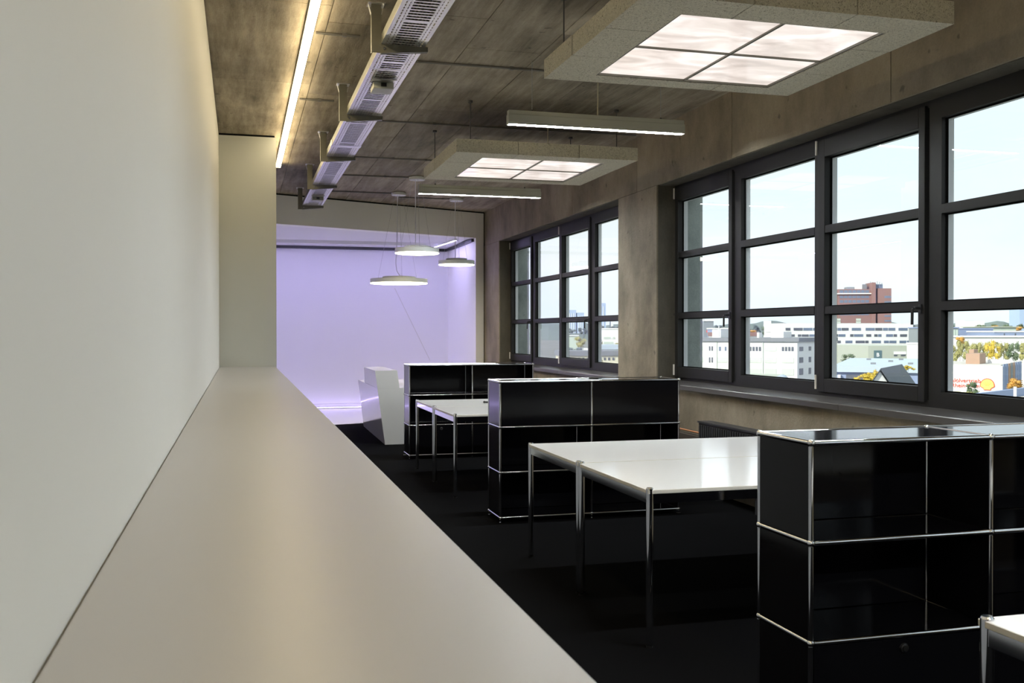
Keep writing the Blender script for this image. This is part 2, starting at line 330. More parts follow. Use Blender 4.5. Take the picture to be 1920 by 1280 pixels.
XF, XG = 4.375, 4.425
for a, b in WIN:  # thin dark sheets put the shade of the reveals into the colour
    concrete_piece('reveal_shade', XR + .012, XF + .02, a - .006, a + .002, ZSILL, ZLIN, 'shade_concrete'); concrete_piece('reveal_shade', XR + .012, XF + .02, b - .002, b + .006, ZSILL, ZLIN, 'shade_concrete')
    concrete_piece('reveal_shade', XR + .022, XF + .02, b + .006, a - .006, ZLIN - .006, ZLIN + .002, 'shade_concrete')
pane_cache = {}
def bar_box(mb, y0, y1, z0, z1, x0, x1): mb.box(x0, x1, min(y0, y1), max(y0, y1), z0, z1)
def window(n, yf, yn):
    w = sempty('window_%d' % n)
    u = 2.65; end = yf - yn
    zb, zt = ZSILL + .025, ZLIN
    # outer frame with its mullions
    m = MB(); fx0, fx1 = XF + .008, XF + .085
    bar_box(m, yf, yf - .045, zb, zt, fx0, fx1); bar_box(m, yn, yn + .10, zb, zt, fx0, fx1)
    bar_box(m, yf - .045, yn + .10, zb, zb + .045, fx0, fx1); bar_box(m, yf - .045, yn + .10, zt - .05, zt, fx0, fx1)
    for k in (0, 1):
        o_ = k * u
        bar_box(m, yf - o_ - 1.292, yf - o_ - 1.41, zb + .045, zt - .05, fx0, fx1)
        if k == 0: bar_box(m, yf - 2.60, yf - 2.668, zb + .045, zt - .05, fx0, fx1)
        # fixed light border
        bar_box(m, yf - o_ - 1.41, yf - o_ - 2.60, zb + .045, 1.085, fx0, fx1); bar_box(m, yf - o_ - 1.41, yf - o_ - 2.60, 2.865, zt - .05, fx0, fx1)
    m.build('outer_frame', 'frame_grey', w)
    for k in (0, 1):
        o_ = k * u; a = yf - o_ - .045 if k == 0 else yf - o_ - .02
        b = yf - o_ - 1.272
        # opening sash
        s = MB(); sx0, sx1 = XF - .012, XF + .075
        ia, ib = yf - o_ - .112, yf - o_ - 1.208
        bar_box(s, a, ia, zb + .03, zt - .035, sx0, sx1); bar_box(s, ib, b, zb + .03, zt - .035, sx0, sx1)
        bar_box(s, ia, ib, zb + .03, 1.115, sx0, sx1); bar_box(s, ia, ib, 2.832, zt - .035, sx0, sx1)
        sash = s.build('sash', 'frame_grey', w, bevel=.004)
        zs = [(1.115, 1.617), (1.675, 2.245), (2.303, 2.832)]
        for z0, z1 in ((1.617, 1.675), (2.245, 2.303)): MB().box(XF - .006, XF + .06, ib, ia, z0, z1).build('glazing_bar', 'frame_grey', sash)
        for z0, z1 in zs: pane(sash, ib, ia, z0, z1)
        for z in (1.03, 2.86): MB().cyl((XF - .02, a + .008, z), (XF - .02, a + .008, z + .11), .009, 8).build('hinge', 'hinge_white', sash, smooth=40)
        h = MB(); hy = b + .035
        h.box(XF - .022, XF - .010, hy - .014, hy + .014, 1.60, 1.66); h.cyl((XF - .02, hy, 1.635), (XF - .062, hy, 1.635), .009, 8)
        h.tube([(XF - .06, hy + .006, 1.635), (XF - .062, hy + .02, 1.62), (XF - .062, hy + .022, 1.525)], .0095, 8)
        h.build('handle', 'handle_black', sash, smooth=50)
        # fixed light
        ia, ib = yf - o_ - 1.41, yf - o_ - 2.60
        zs = [(1.085, 1.617), (1.675, 2.245), (2.303, 2.865)]
        for z0, z1 in ((1.617, 1.675), (2.245, 2.303)): MB().box(XF + .004, XF + .07, ib, ia, z0, z1).build('glazing_bar', 'frame_grey', w)
        for z0, z1 in zs: pane(w, ib, ia, z0, z1)
    s = MB(); s.add([(XR - .05, 0, ZSILL), (XR - .05, 0, ZSILL - .04), (XR - .01, 0, ZSILL - .04), (XR - .01, 0, ZSILL - .018), (XF + .05, 0, ZSILL + .01), (XF + .05, 0, ZSILL + .028), (XR - .045, 0, ZSILL + .006)], [])
    prof = s.v
    for a, b in ((yf + .02, yf - 3.3), (yf - 3.305, yn - .02)):
        q = MB(); n_ = len(prof); q.add([(x, a, z) for x, _, z in prof] + [(x, b, z) for x, _, z in prof],
            [tuple(range(n_)), tuple(range(2 * n_ - 1, n_ - 1, -1))] + [(i, n_ + i, n_ + (i + 1) % n_, (i + 1) % n_) for i in range(n_)])
        q.build('sill_board', 'sill_grey', w)
    MB().box(XF + .08, XO + .06, yn, yf, ZSILL - .03, ZSILL + .02).build('outer_sill', 'sill_grey', w)
def ring(mb, y0, y1, z0, z1, t, x0, x1):
    mb.box(x0, x1, y0, y0 + t, z0, z1).box(x0, x1, y1 - t, y1, z0, z1).box(x0, x1, y0 + t, y1 - t, z0, z0 + t).box(x0, x1, y0 + t, y1 - t, z1 - t, z1)
def pane(parent, y0, y1, z0, z1):
    m = MB(); ring(m, y0, y1, z0, z1, .009, XG - .007, XG + .004); m.build('gasket', 'shadow_gap', parent)
    m = MB(); ring(m, y0, y1, z0, z1, .004, XG + .0045, XG + .05); m.build('outer_bead', 'outer_alu', parent)
    h, l = round(z1 - z0, 3), round(y1 - y0, 3)
    key = (h, l)
    if key not in pane_cache: pane_cache[key] = MB().add([(0, -l / 2 - .01, -h / 2 - .01), (0, l / 2 + .01, -h / 2 - .01), (0, l / 2 + .01, h / 2 + .01), (0, -l / 2 - .01, h / 2 + .01)], [(3, 2, 1, 0)]).mesh('pane', 'window_glass')
    put('pane', pane_cache[key], parent, (XG, (y0 + y1) / 2, (z0 + z1) / 2))
for n, (a, b) in enumerate(WIN): window(n + 1, a, b)

# ------------------------------------------------------------------ long ledge along the left wall
o = empty('ledge', (XL, YN + .05, 0), 'long taupe satin ledge running along the white left wall', 'ledge')
MB().box(.004, XCOL - XL - .012, 0, YCOL - YN - .055, 1.065, 1.105).build('top_board', 'ledge_lacquer', o, bevel=.003)
MB().box(.004, XCOL - XL - .04, 0, YCOL - YN - .055, 0.08, 1.0645).build('body', 'ledge_lacquer', o)
MB().box(.004, XCOL - XL - .09, 0, YCOL - YN - .055, 0.0, 0.0795).build('plinth', 'handle_black', o)

# ------------------------------------------------------------------ chrome tube shelves with black panels
R = .0095; Hm, Wm, Dm, Z0 = .35, .75, .35, .04
tube_x = MB().cyl((.012, 0, 0), (Wm - .012, 0, 0), R, 12).mesh('tube', 'chrome', 50)
tube_y = MB().cyl((0, .012, 0), (0, Dm - .012, 0), R, 12).mesh('tube', 'chrome', 50)
tube_z = MB().cyl((0, 0, .012), (0, 0, Hm - .012), R, 12).mesh('tube', 'chrome', 50)
ball = MB().sphere((0, 0, 0), .0135, 12, 8).mesh('ball_joint', 'chrome', 60)
foot = MB().cyl((0, 0, -.012), (0, 0, -Z0 + .008), .006, 8).cyl((0, 0, -Z0 + .008), (0, 0, -Z0), .018, 12).mesh('foot', 'chrome', 40)
g = .010
pan_side = MB().box(-.005, .005, g, Dm - g, g, Hm - g).mesh('side_panel', 'black_panel')
pan_back = MB().box(g, Wm - g, -.005, .005, g, Hm - g).mesh('back_panel', 'black_panel')
pan_flat = MB().box(g, Wm - g, g, Dm - g, -.002, .006).mesh('shelf_panel', 'black_panel')
pan_door = MB().box(g, Wm - g, -.006, .004, g, Hm - g).mesh('door', 'black_panel')
knob_me = MB().lathe([(0.0, -.012), (.010, -.012), (.011, -.008), (.016, -.006), (.018, 0)], n=20).mesh('knob', 'handle_black', 40)
def shelf(x, y, closed, label):
    t = empty('tube_shelf', (x, y, 0), label, 'shelf', 'black chrome-framed shelves between the desks')
    for k in range(4):
        z = Z0 + k * Hm
        for j in range(3):
            put('tube', tube_y, t, (j * Wm, 0, z))
            for d_ in (0, Dm):
                put('ball_joint', ball, t, (j * Wm, d_, z))
                if k < 3: put('tube', tube_z, t, (j * Wm, d_, z))
                if j < 2: put('tube', tube_x, t, (j * Wm, d_, z))
                if k == 0: put('foot', foot, t, (j * Wm, d_, z))
            if k < 3: put('side_panel', pan_side, t, (j * Wm, 0, z))
            if j < 2: put('shelf_panel', pan_flat, t, (j * Wm, 0, z))
            if j < 2 and k < 3:
                put('back_panel', pan_back, t, (j * Wm, Dm, z))
                if k in closed:
                    dr = put('door', pan_door, t, (j * Wm, 0, z))
                    if k == 0: put('knob', knob_me, dr, (Wm / 2, -.006, Hm - .045), (math.radians(-90), 0, 0))
    return t
shelf(1.915, 3.023, {0}, 'black chrome-framed shelf nearest the camera at the right edge, two open rows over doors')
shelf(1.933, 7.347, {2}, 'black chrome-framed shelf in the middle, closed top row, behind the big white desk')
shelf(1.896, 11.352, {0}, 'farthest black chrome-framed shelf, beside the white reception counter')

# ------------------------------------------------------------------ white desks on chrome legs
TW, TD, TH = 2.0, .985, .74
leg_me = MB().cyl((0, 0, .012), (0, 0, TH + .004), .0175, 18).mesh('leg', 'chrome', 40)
glide_me = MB().cyl((0, 0, 0), (0, 0, .014), .016, 14).mesh('glide', 'handle_black', 40)
cap_me = MB().cyl((0, 0, 0), (0, 0, .005), .0165, 18, .014).mesh('leg_cap', 'chrome', 40)
rail_x = MB().box(.0, TW - .035, -.009, .009, -.045, 0).mesh('apron', 'chrome')
rail_y = MB().box(-.009, .009, 0, TD - .035, -.045, 0).mesh('apron', 'chrome')
def top_mesh():
    m = MB().box(.0, TW, 0, TD, TH - .019, TH)
    me = m.mesh('tabletop', 'white_top'); me.materials.append(M['top_edge'])
    for p in me.polygons:
        if abs(p.normal.z) < .5: p.material_index = 1
    return me
top_me = top_mesh()
brk_me = MB().box(.02, .05, .06, .17, TH - .066, TH - .02).mesh('bracket', 'galvanised')
def desk(x, y, label):
    t = empty('desk', (x, y, 0), label, 'desk', 'white desks on chrome legs')
    tp = put('tabletop', top_me, t); b = tp.modifiers.new('bevel', 'BEVEL'); b.width = .002; b.segments = 1
    for lx in (.0145, TW - .0145):
        for ly in (.0165, TD - .0165):
            l = put('leg', leg_me, t, (lx, ly, 0)); put('glide', glide_me, l); put('leg_cap', cap_me, l, (0, 0, TH + .004))
    for ly in (.0165, TD - .0165): put('apron', rail_x, t, (.0175, ly, TH - .0195))
    for lx in (.0145, TW - .0145): put('apron', rail_y, t, (lx, .0175, TH - .0195))
    put('bracket', brk_me, t, (.0, .68, 0))
    return t
X0 = 1.829
desk(X0, 4.243, 'big white desk just behind the nearest shelf, front half of the pair')
desk(X0, 5.243, 'white desk of the middle pair, directly in front of the closed black shelf')
desk(X0, 8.565, 'white desk of the far pair, nearer half behind the middle shelf')
desk(X0, 9.565, 'white desk of the far pair, against the farthest shelf')
desk(X0, 2.118 - TD, 'white desk corner at the bottom right edge of the picture')
o = empty('cable_rod', (2.43, 9.88, TH + .001), 'small black rod lying on the far white desk beside the middle shelf', 'rod', rot=math.radians(-20))
MB().cyl((.0, 0, .012), (.24, 0, .012), .010, 10).build('stem', 'handle_black', o, smooth=40)
MB().sphere((0, 0, .013), .013, 10, 8).build('tip', 'handle_black', o, smooth=60)

# ------------------------------------------------------------------ white reception counter
rc = empty('reception_counter', (1.82, 12.88, 0), 'white faceted reception counter in front of the violet alcove', 'counter')
ox, oy = 1.82, 12.88
def poly(name, vs_, fs, mat): MB().add([(x - ox, y - oy, z) for x, y, z in vs_], fs).build(name, mat, rc)
HEX = [(0, 3, 2, 1), (4, 5, 6, 7), (0, 1, 5, 4), (1, 2, 6, 5), (2, 3, 7, 6), (3, 0, 4, 7)]
poly('desk_body', [(1.825, 12.88, .0), (3.25, 12.88, .0), (3.25, 15.45, 0), (1.86, 15.5, .0), (1.7265, 12.88, .742), (3.25, 12.88, .742), (3.25, 15.3, .742), (1.757, 15.33, .737)], HEX, 'counter_white')
poly('raised_top', [(1.7265, 12.88, .7425), (2.017, 12.88, .7425), (2.03, 14.5, .7425), (1.754, 14.5, .7425), (1.695, 12.88, .972), (1.989, 12.88, .972), (2.0, 14.33, .972), (1.728, 14.33, .97)], HEX, 'counter_white')

# ------------------------------------------------------------------ radiator and pipe under the window
rd = empty('radiator', (4.04, 6.85, .16), 'black flat radiator under the near window, behind the white desk', 'radiator')
MB().box(-.05, .05, 0, 1.26, 0, .50).build('body', 'radiator', rd)
MB().box(-.065, .065, -.006, 1.266, .50, .515).build('top_grille', 'radiator', rd)
fin = MB().box(-.062, -.05, 0, .022, .02, .48).mesh('fin', 'radiator')
for k in range(30): put('fin', fin, rd, (0, .015 + k * .0415, 0))
MB().cyl((-.0, 1.26, .44), (-.0, 1.31, .44), .022, 12).build('valve', 'handle_black', rd, smooth=40)
MB().box(.05, .132, .2, .24, .1, .4).box(.05, .132, 1.0, 1.04, .1, .4).build('wall_bracket', 'radiator', rd)
MB().box(-.03, .03, .25, .29, -.16, 0).box(-.03, .03, .95, .99, -.16, 0).build('floor_stand', 'radiator', rd)
tag(MB().tube([(XR - .03, 9.4, .53), (XR - .03, 8.2, .53), (XR - .1, 8.18, .58)], .009, 8).build('copper_pipe', 'copper', smooth=50), 'thin copper pipe along the concrete parapet beside the radiator', 'pipe')
tag(MB().box(XR - .06, XR - .001, 8.2, 15.9, .0, .50).build('parapet_base_box', 'base_box_brown', bevel=.003), 'dark brown box at the foot of the concrete parapet', 'duct')  # long dark brown box along the foot of the parapet

# ------------------------------------------------------------------ acoustic ceiling panels with light fields
PX0, PX1, PZ, PT = 1.88, 3.634, 3.10, .12
GX0, GX1 = 2.172, 3.390
def ceiling_panel(y0, label):
    t = empty('acoustic_panel', (0, y0, PZ), label, 'ceiling panel', 'square acoustic ceiling panels with light fields')
    L = 1.64; gy0, gy1 = .238, 1.482; jx = (2.459, 3.05); jy = (.548, 1.091); e = .0035
    def b(x0, x1, a, c): MB().box(x0 + e, x1 - e, a + e, c - e, 0, PT).build('board', 'acoustic_board', t)
    def lsh(pts): MB().prism(pts, 0, PT).build('board', 'acoustic_board', t)
    b(jx[0], jx[1], 0, gy0); b(jx[0], jx[1], gy1, L); b(PX0, GX0, jy[0], jy[1]); b(GX1, PX1, jy[0], jy[1])
    lsh([(PX0, 0), (jx[0] - e, 0), (jx[0] - e, gy0), (GX0, gy0), (GX0, jy[0] - e), (PX0, jy[0] - e)])
    lsh([(jx[1] + e, 0), (PX1, 0), (PX1, jy[0] - e), (GX1, jy[0] - e), (GX1, gy0), (jx[1] + e, gy0)])
    lsh([(PX0, jy[1] + e), (GX0, jy[1] + e), (GX0, gy1), (jx[0] - e, gy1), (jx[0] - e, L), (PX0, L)])
    lsh([(GX1, jy[1] + e), (PX1, jy[1] + e), (PX1, L), (jx[1] + e, L), (jx[1] + e, gy1), (GX1, gy1)])
    f = MB(); f.box(GX0, GX1, gy0, gy0 + .012, .004, .10).box(GX0, GX1, gy1 - .012, gy1, .004, .10).box(GX0, GX0 + .012, gy0, gy1, .004, .10).box(GX1 - .012, GX1, gy0, gy1, .004, .10)
    mx, my = (GX0 + GX1) / 2, (gy0 + gy1) / 2
    f.box(mx - .007, mx + .007, gy0, gy1, .006, .03).box(GX0, GX1, my - .007, my + .007, .006, .03).box(GX0, GX1, gy0, gy1, .10, .11)
    f.build('light_frame', 'bracket_steel', t)
    for xa, xb in ((GX0 + .012, mx - .007), (mx + .007, GX1 - .012)):
        for ya, yb in ((gy0 + .012, my - .007), (my + .007, gy1 - .012)): MB().box(xa, xb, ya, yb, .016, .024).build('light_pane', 'light_pane', t)
    for x, y in ((PX0 + .16, .14), (PX1 - .16, .14), (PX0 + .10, L - .10), (PX1 - .16, L - .14)):
        MB().cyl((x, y, PT - .01), (x, y, ZC - PZ), .005, 8).cyl((x, y, ZC - PZ - .02), (x, y, ZC - PZ), .022, 10).build('hanger_rod', 'rod_dark', t)
    MB().cyl((2.9, .5, PT), (2.9, .5, ZC - PZ), .006, 8).build('power_cord', 'rod_brass', t)
ceiling_panel(4.397, 'large square acoustic ceiling panel with glowing light field nearest the camera, at top right')
ceiling_panel(8.685, 'smaller-looking square acoustic ceiling panel with glowing light field over the middle of the room')
ceiling_panel(.11, 'added unseen square acoustic ceiling panel with light field above and behind the camera')  # unseen repeat of the panel, added for its light

# ------------------------------------------------------------------ linear pendant lamps
def linear_lamp(y, label):
    t = empty('linear_pendant', (2.015, y, 3.10), label, 'pendant lamp', 'grey linear pendant lamps')
    L = 1.495
    MB().box(0, L, -.036, .036, .012, .075).box(.004, L - .004, -.03, .03, .07, .108).build('housing', 'lamp_housing', t, bevel=.004)
    MB().box(.006, L - .006, -.029, .029, .005, .0118).build('diffuser', 'led_tube', t)
    MB().box(0, L, -.036, -.030, -.002, .0119).box(0, L, .030, .036, -.002, .0119).box(0, .005, -.030, .030, -.002, .0119).box(L - .005, L, -.030, .030, -.002, .0119).build('skirt', 'lamp_housing', t)
    for x in (.2, L - .2):
        MB().cyl((x, 0, .108), (x, 0, .5), .002, 6).build('wire', 'wire_steel', t)
        MB().cyl((x, 0, .108), (x, 0, .125), .012, 10, .004).build('wire_clamp', 'rod_dark', t)
    MB().cyl((.75, 0, .1), (.75, 0, .5), .006, 8).build('power_cord', 'rod_brass', t)
linear_lamp(7.43, 'grey linear pendant lamp hanging between the two acoustic panels')
linear_lamp(3.14, 'added unseen grey linear pendant lamp over the nearest black shelf')  # added out of view to light the near wall, ledge and shelf
linear_lamp(-1.15, 'added unseen grey linear pendant lamp at the near end of the room behind the camera')  # added out of view as well, more light for the near end
linear_lamp(11.42, 'grey linear pendant lamp hanging beyond the farther acoustic panel')

# ------------------------------------------------------------------ round pendants near the alcove
def round_lamp(x, y, zb, dia, label, kink=0):
    t = empty('disc_pendant', (x, y, zb), label, 'pendant lamp', 'round disc pendant lamps')
    r = dia / 2; h = .075
    MB().lathe([(r - .02, .0105), (r - .004, .0105), (r, .012), (r, h - .006), (r - .006, h), (0.0, h)], n=56).build('body', 'lamp_white', t, smooth=40)
    MB().lathe([(0, .002), (r - .006, .002), (r - .003, .004), (r - .003, .0105), (0, .0105)], n=56).build('diffuser', 'led_disc', t)
    MB().lathe([(0, h + .035), (r * .55, h + .035), (r * .58, h + .03), (r * .58, h - .002)], n=48).build('top_cover', 'lamp_white', t, smooth=40)
    zt = ZC - zb
    MB().lathe([(0, zt - .05), (.105, zt - .05), (.11, zt - .045), (.11, zt - .012), (.075, zt - .012), (.075, zt)], n=32).build('ceiling_rose', 'lamp_white', t, smooth=40)
    for k in range(3):
        a = 2 * math.pi * k / 3 + .5; MB().cyl((.07 * math.cos(a), .07 * math.sin(a), zt - .05), (r * .8 * math.cos(a), r * .8 * math.sin(a), h), .0016, 6).build('wire', 'wire_steel', t)
    pts = [(-.02, 0, zt - .05), (-.02, 0, h + .03)]
    if kink: pts = [(-.02, 0, zt - .05), (-.03, 0, h + .5), (-.05, 0, h + .25), (-.03, 0, h + .12), (.03, 0, h + .03)]
    MB().tube(pts, .006, 8).build('power_cord', 'wire_white', t)
round_lamp(2.325, 14.88, 2.21, .865, 'largest and lowest of the three round white disc pendants', 1)
round_lamp(2.33, 13.317, 2.545, .60, 'highest of the three round white disc pendants, in the middle')
round_lamp(3.31, 15.30, 2.535, .57, 'small round white disc pendant on the right, next to the pilaster')

# ------------------------------------------------------------------ light line on the ceiling along the left wall
o = empty('light_line', (.465, YN + .1, ZC - .031), 'long bright warm light line on the ceiling along the left wall', 'light line')
MB().box(-.032, .032, 0, 12.72 - YN - .1, .008, .028).build('profile', 'bracket_steel', o)
MB().box(-.026, .026, .01, 12.70 - YN - .1, -.026, .0078).build('diffuser', 'led_warm', o)

# ------------------------------------------------------------------ cable tray on cantilever brackets
TX0, TX1, TZ = .885, 1.172, 3.345
tr = empty('cable_tray', (0, 0, TZ), 'long slotted galvanised cable tray hung below the concrete ceiling', 'cable tray')
def tray_section(y0, y1):
    m = MB(); t_ = .0025; w_ = TX1 - TX0
    def strip(a, b): m.box(TX0 + a, TX0 + b, y0, y1, 0, t_)
    strip(0, .026); strip(w_ - .026, w_); strip(.034, .050); strip(w_ - .050, w_ - .034); strip(.056, .070); strip(w_ - .070, w_ - .056)
    y = y0; k = 0
    while y < y1 - .01:
        wide = .05 if k % 18 == 0 else .018
        m.box(TX0 + .070, TX1 - .070, y, min(y + wide, y1), 0, t_)
        for a, b in ((.026, .034), (.050, .056)):
            m.box(TX0 + a, TX0 + b, y, min(y + .02, y1), 0, t_); m.box(TX1 - b, TX1 - a, y, min(y + .02, y1), 0, t_)
        y += .05 + (.03 if wide > .03 else 0); k += 1
    q = m.build('slotted_base', 'galvanised', tr); q['kind'] = 'stuff'
    for x in (TX0, TX1 - .002):
        MB().box(x, x + .002, y0, y1, .0026, .06).build('side_rail', 'bracket_steel', tr)
ysec = [1.0, 4.0, 7.0, 10.0, 13.0, 15.05]
for a, b in zip(ysec[:-1], ysec[1:]): tray_section(a, b - .004)
rc_ = random.Random(5)
for k in range(7):  # cables added so that the tray slots read dark from below
    x = TX0 + .076 + k * .0225; pts = [(x, y_ * .75 + 1.0, TZ + .0125 + .0 * k) for y_ in range(19)]
    tag(MB().tube(pts, .0085, 6).build('added_cable', 'handle_black', smooth=60), 'black cable added in the slotted cable tray to darken its slots', 'cable', 'added black cables in the cable tray')
spl = MB().box(TX0 - .003, TX1 + .003, -.05, .05, -.003, -.0005).box(TX0 - .005, TX0 - .0005, -.05, .05, -.003, .055).box(TX1 + .0005, TX1 + .005, -.05, .05, -.003, .055).mesh('splice_plate', 'galvanised')
for y in (4.0, 10.0): put('splice_plate', spl, tr, (0, y, 0))
post_me = MB().box(-.032, .032, -.02, -.017, 0, .318).box(-.032, -.029, -.017, .02, 0, .318).box(.029, .032, -.017, .02, 0, .318).mesh('post', 'bracket_steel')
head_me = MB().box(-.055, .055, -.05, .05, .312, .318).add([(-.034, -.021, .25), (-.034, .02, .25), (-.05, -.021, .312), (-.05, .02, .312), (.034, -.021, .25), (.034, .02, .25), (.05, -.021, .312), (.05, .02, .312)], [(0, 1, 3, 2), (4, 6, 7, 5)]).mesh('head_plate', 'galvanised')
arm_me = MB().add([(.032, -.02, .0), (.337, -.02, .03), (.337, -.02, .0595), (.032, -.02, .0595), (.032, .02, .0), (.337, .02, .03), (.337, .02, .0595), (.032, .02, .0595)],
                  [(0, 1, 2, 3), (7, 6, 5, 4), (0, 4, 5, 1), (1, 5, 6, 2), (2, 6, 7, 3), (3, 7, 4, 0)]).mesh('arm', 'bracket_steel')
bolt_me = MB().cyl((.05, -.021, .03), (.05, -.028, .03), .008, 8).mesh('bolt', 'chrome')
where = ['nearest tray bracket, at the top edge of the picture', 'second tray bracket from the camera', 'third tray bracket from the camera', 'fourth tray bracket from the camera', 'last tray bracket, in front of the pale soffit']
for y, wl in zip((6.398, 8.534, 10.608, 12.70, 14.80), where):
    t = empty('tray_bracket', (.853, y, ZC - .318), 'grey steel ' + wl, 'bracket', 'steel cantilever brackets of the cable tray')
    for nme, me in (('post', post_me), ('head_plate', head_me), ('arm', arm_me), ('bolt', bolt_me)): put(nme, me, t)
def jbox(y, label):
    t = empty('junction_box', (1.028, y, TZ - .066), label, 'junction box', 'small boxes under the cable tray')
    MB().box(-.075, .075, -.06, .12, 0, .052).build('body', 'lamp_housing', t, bevel=.006)
    MB().box(-.09, .09, -.12, -.061, .05, .060).build('mounting_plate', 'galvanised', t)
    MB().box(-.02, .02, -.072, -.0605, .015, .04).build('socket', 'handle_black', t)
    MB().box(-.06, -.04, .1, .12, .05, .062).box(.04, .06, .1, .12, .05, .062).build('clip', 'galvanised', t)
jbox(7.35, 'grey junction box under the cable tray between the first and second bracket')
jbox(13.75, 'pale junction box under the far end of the cable tray')

# ------------------------------------------------------------------ conduits on the ceiling
def conduit(y, x0, x1, label, clips=()):
    t = empty('ceiling_conduit', (0, y, ZC - .016), label, 'conduit', 'thin conduits across the concrete ceiling')
    MB().cyl((x0, 0, .004), (x1, 0, .004), .009, 10).build('pipe', 'conduit', t, smooth=40)
    for c in clips: MB().box(c - .015, c + .015, -.014, .014, -.008, .016).build('clip', 'conduit', t)
conduit(7.08, .52, .83, 'short conduit on the ceiling between the light line and the nearest tray bracket', (.72,))
conduit(9.12, .52, .83, 'short conduit on the ceiling between the light line and the second tray bracket', (.70,))
conduit(7.62, 1.2, 4.1, 'conduit crossing the ceiling just beyond the nearest acoustic panel', (2.1, 3.1))
conduit(9.85, 1.2, 4.1, 'conduit crossing the ceiling above the farther acoustic panel', (1.9, 2.9))
conduit(11.95, 1.2, 4.1, 'conduit crossing the ceiling above the farther linear pendant lamp', (1.8, 2.2))
conduit(13.36, 1.2, 2.35, 'conduit on the ceiling leading to the rose of the highest disc pendant', (1.9,))
conduit(14.95, 1.0, 2.32, 'conduit on the ceiling leading to the rose of the largest disc pendant', (1.8,))
conduit(15.34, 2.4, 3.32, 'conduit on the ceiling leading to the rose of the right disc pendant', (3.1,))
#EXTERIOR#
# ================================================================== the city outside the windows
GZ = -18.0
def ray(px, py): return _fw + _ri * ((px - 960) / F_PX) + _up * ((640 - py) / F_PX)
def at(px, py, D): return Vector((0, 0, EYE)) + ray(px, py) * D          # point at depth D along the view
def ext(name, col, rough, **k): return plain(name, tuple(min(.82, c * 1.55) for c in col), rough, **k)
ext('ground', (0.11, 0.115, 0.10), 0.9, noise=0.5, nscale=0.02)
ext('hill_wood', (0.085, 0.11, 0.10), 0.95, noise=0.4, nscale=0.01)
ext('house_white', (0.50, 0.50, 0.48), 0.7, noise=0.03, nscale=0.3)
ext('house_cream', (0.42, 0.40, 0.30), 0.7, noise=0.03, nscale=0.3)
ext('house_blue', (0.16, 0.20, 0.30), 0.7, noise=0.05, nscale=0.3)
ext('house_grey', (0.15, 0.17, 0.18), 0.7, noise=0.05, nscale=0.3)
ext('house_sage', (0.27, 0.29, 0.24), 0.7, noise=0.04, nscale=0.3)
ext('brick_red', (0.17, 0.095, 0.082), 0.8, noise=0.08, nscale=0.5)
ext('roof_slate', (0.055, 0.065, 0.075), 0.7, noise=0.25, nscale=2)
ext('roof_metal', (0.28, 0.33, 0.38), 0.5, noise=0.06, nscale=0.5)
ext('roof_grey', (0.12, 0.13, 0.14), 0.7, noise=0.1, nscale=0.5)
ext('roof_gravel', (0.33, 0.32, 0.29), 0.9, noise=0.35, nscale=1.5)
ext('box_brown', (0.26, 0.17, 0.12), 0.8, noise=0.1, nscale=1)
ext('pane_blue', (0.09, 0.12, 0.17), 0.4, noise=0.3, nscale=0.3)
ext('pane_dark', (0.06, 0.07, 0.085), 0.4, noise=0.3, nscale=0.3)
ext('pane_green', (0.33, 0.38, 0.33), 0.5, noise=0.1, nscale=0.3)
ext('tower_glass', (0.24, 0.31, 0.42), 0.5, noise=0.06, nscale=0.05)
ext('leaf_yellow', (0.36, 0.27, 0.035), 0.8, noise=0.4, nscale=1.5)
ext('leaf_orange', (0.36, 0.20, 0.045), 0.8, noise=0.4, nscale=1.5)
ext('leaf_lime', (0.22, 0.21, 0.08), 0.8, noise=0.5, nscale=0.8)
ext('leaf_green', (0.075, 0.105, 0.055), 0.8, noise=0.4, nscale=1.0)
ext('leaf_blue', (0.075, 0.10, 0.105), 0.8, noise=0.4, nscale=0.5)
ext('bark', (0.06, 0.05, 0.04), 0.9)
ext('sign_teal', (0.055, 0.10, 0.11), 0.6)
ext('sign_red', (0.62, 0.06, 0.03), 0.6)
ext('shell_yellow', (0.60, 0.46, 0.10), 0.6)
ext('sign_white', (0.60, 0.60, 0.58), 0.6)
struct(MB().add([(-60, -500, GZ), (6000, -500, GZ), (6000, 9000, GZ), (-60, 9000, GZ)], [(0, 1, 2, 3)]).build('ground', 'ground'))
def hills():
    m = MB(); n = 90; pts = []
    for k in range(n):
        px = 900 + 1150 * k / (n - 1); h = 606 + 3.5 * math.sin(k * .41) + 2.5 * math.sin(k * 1.13 + 1) + random.uniform(-.8, .8)
        a = at(px, h, 2600); b = at(px, 640, 2300); b.z = GZ; c = at(px, 640, 3100); c.z = GZ; pts += [b, a, c]
    m.add(pts, [(3 * k + j, 3 * k + 3 + j, 3 * k + 4 + j, 3 * k + 1 + j) for k in range(n - 1) for j in (0, 1)])
    struct(m.build('hills', 'hill_wood'))
hills()

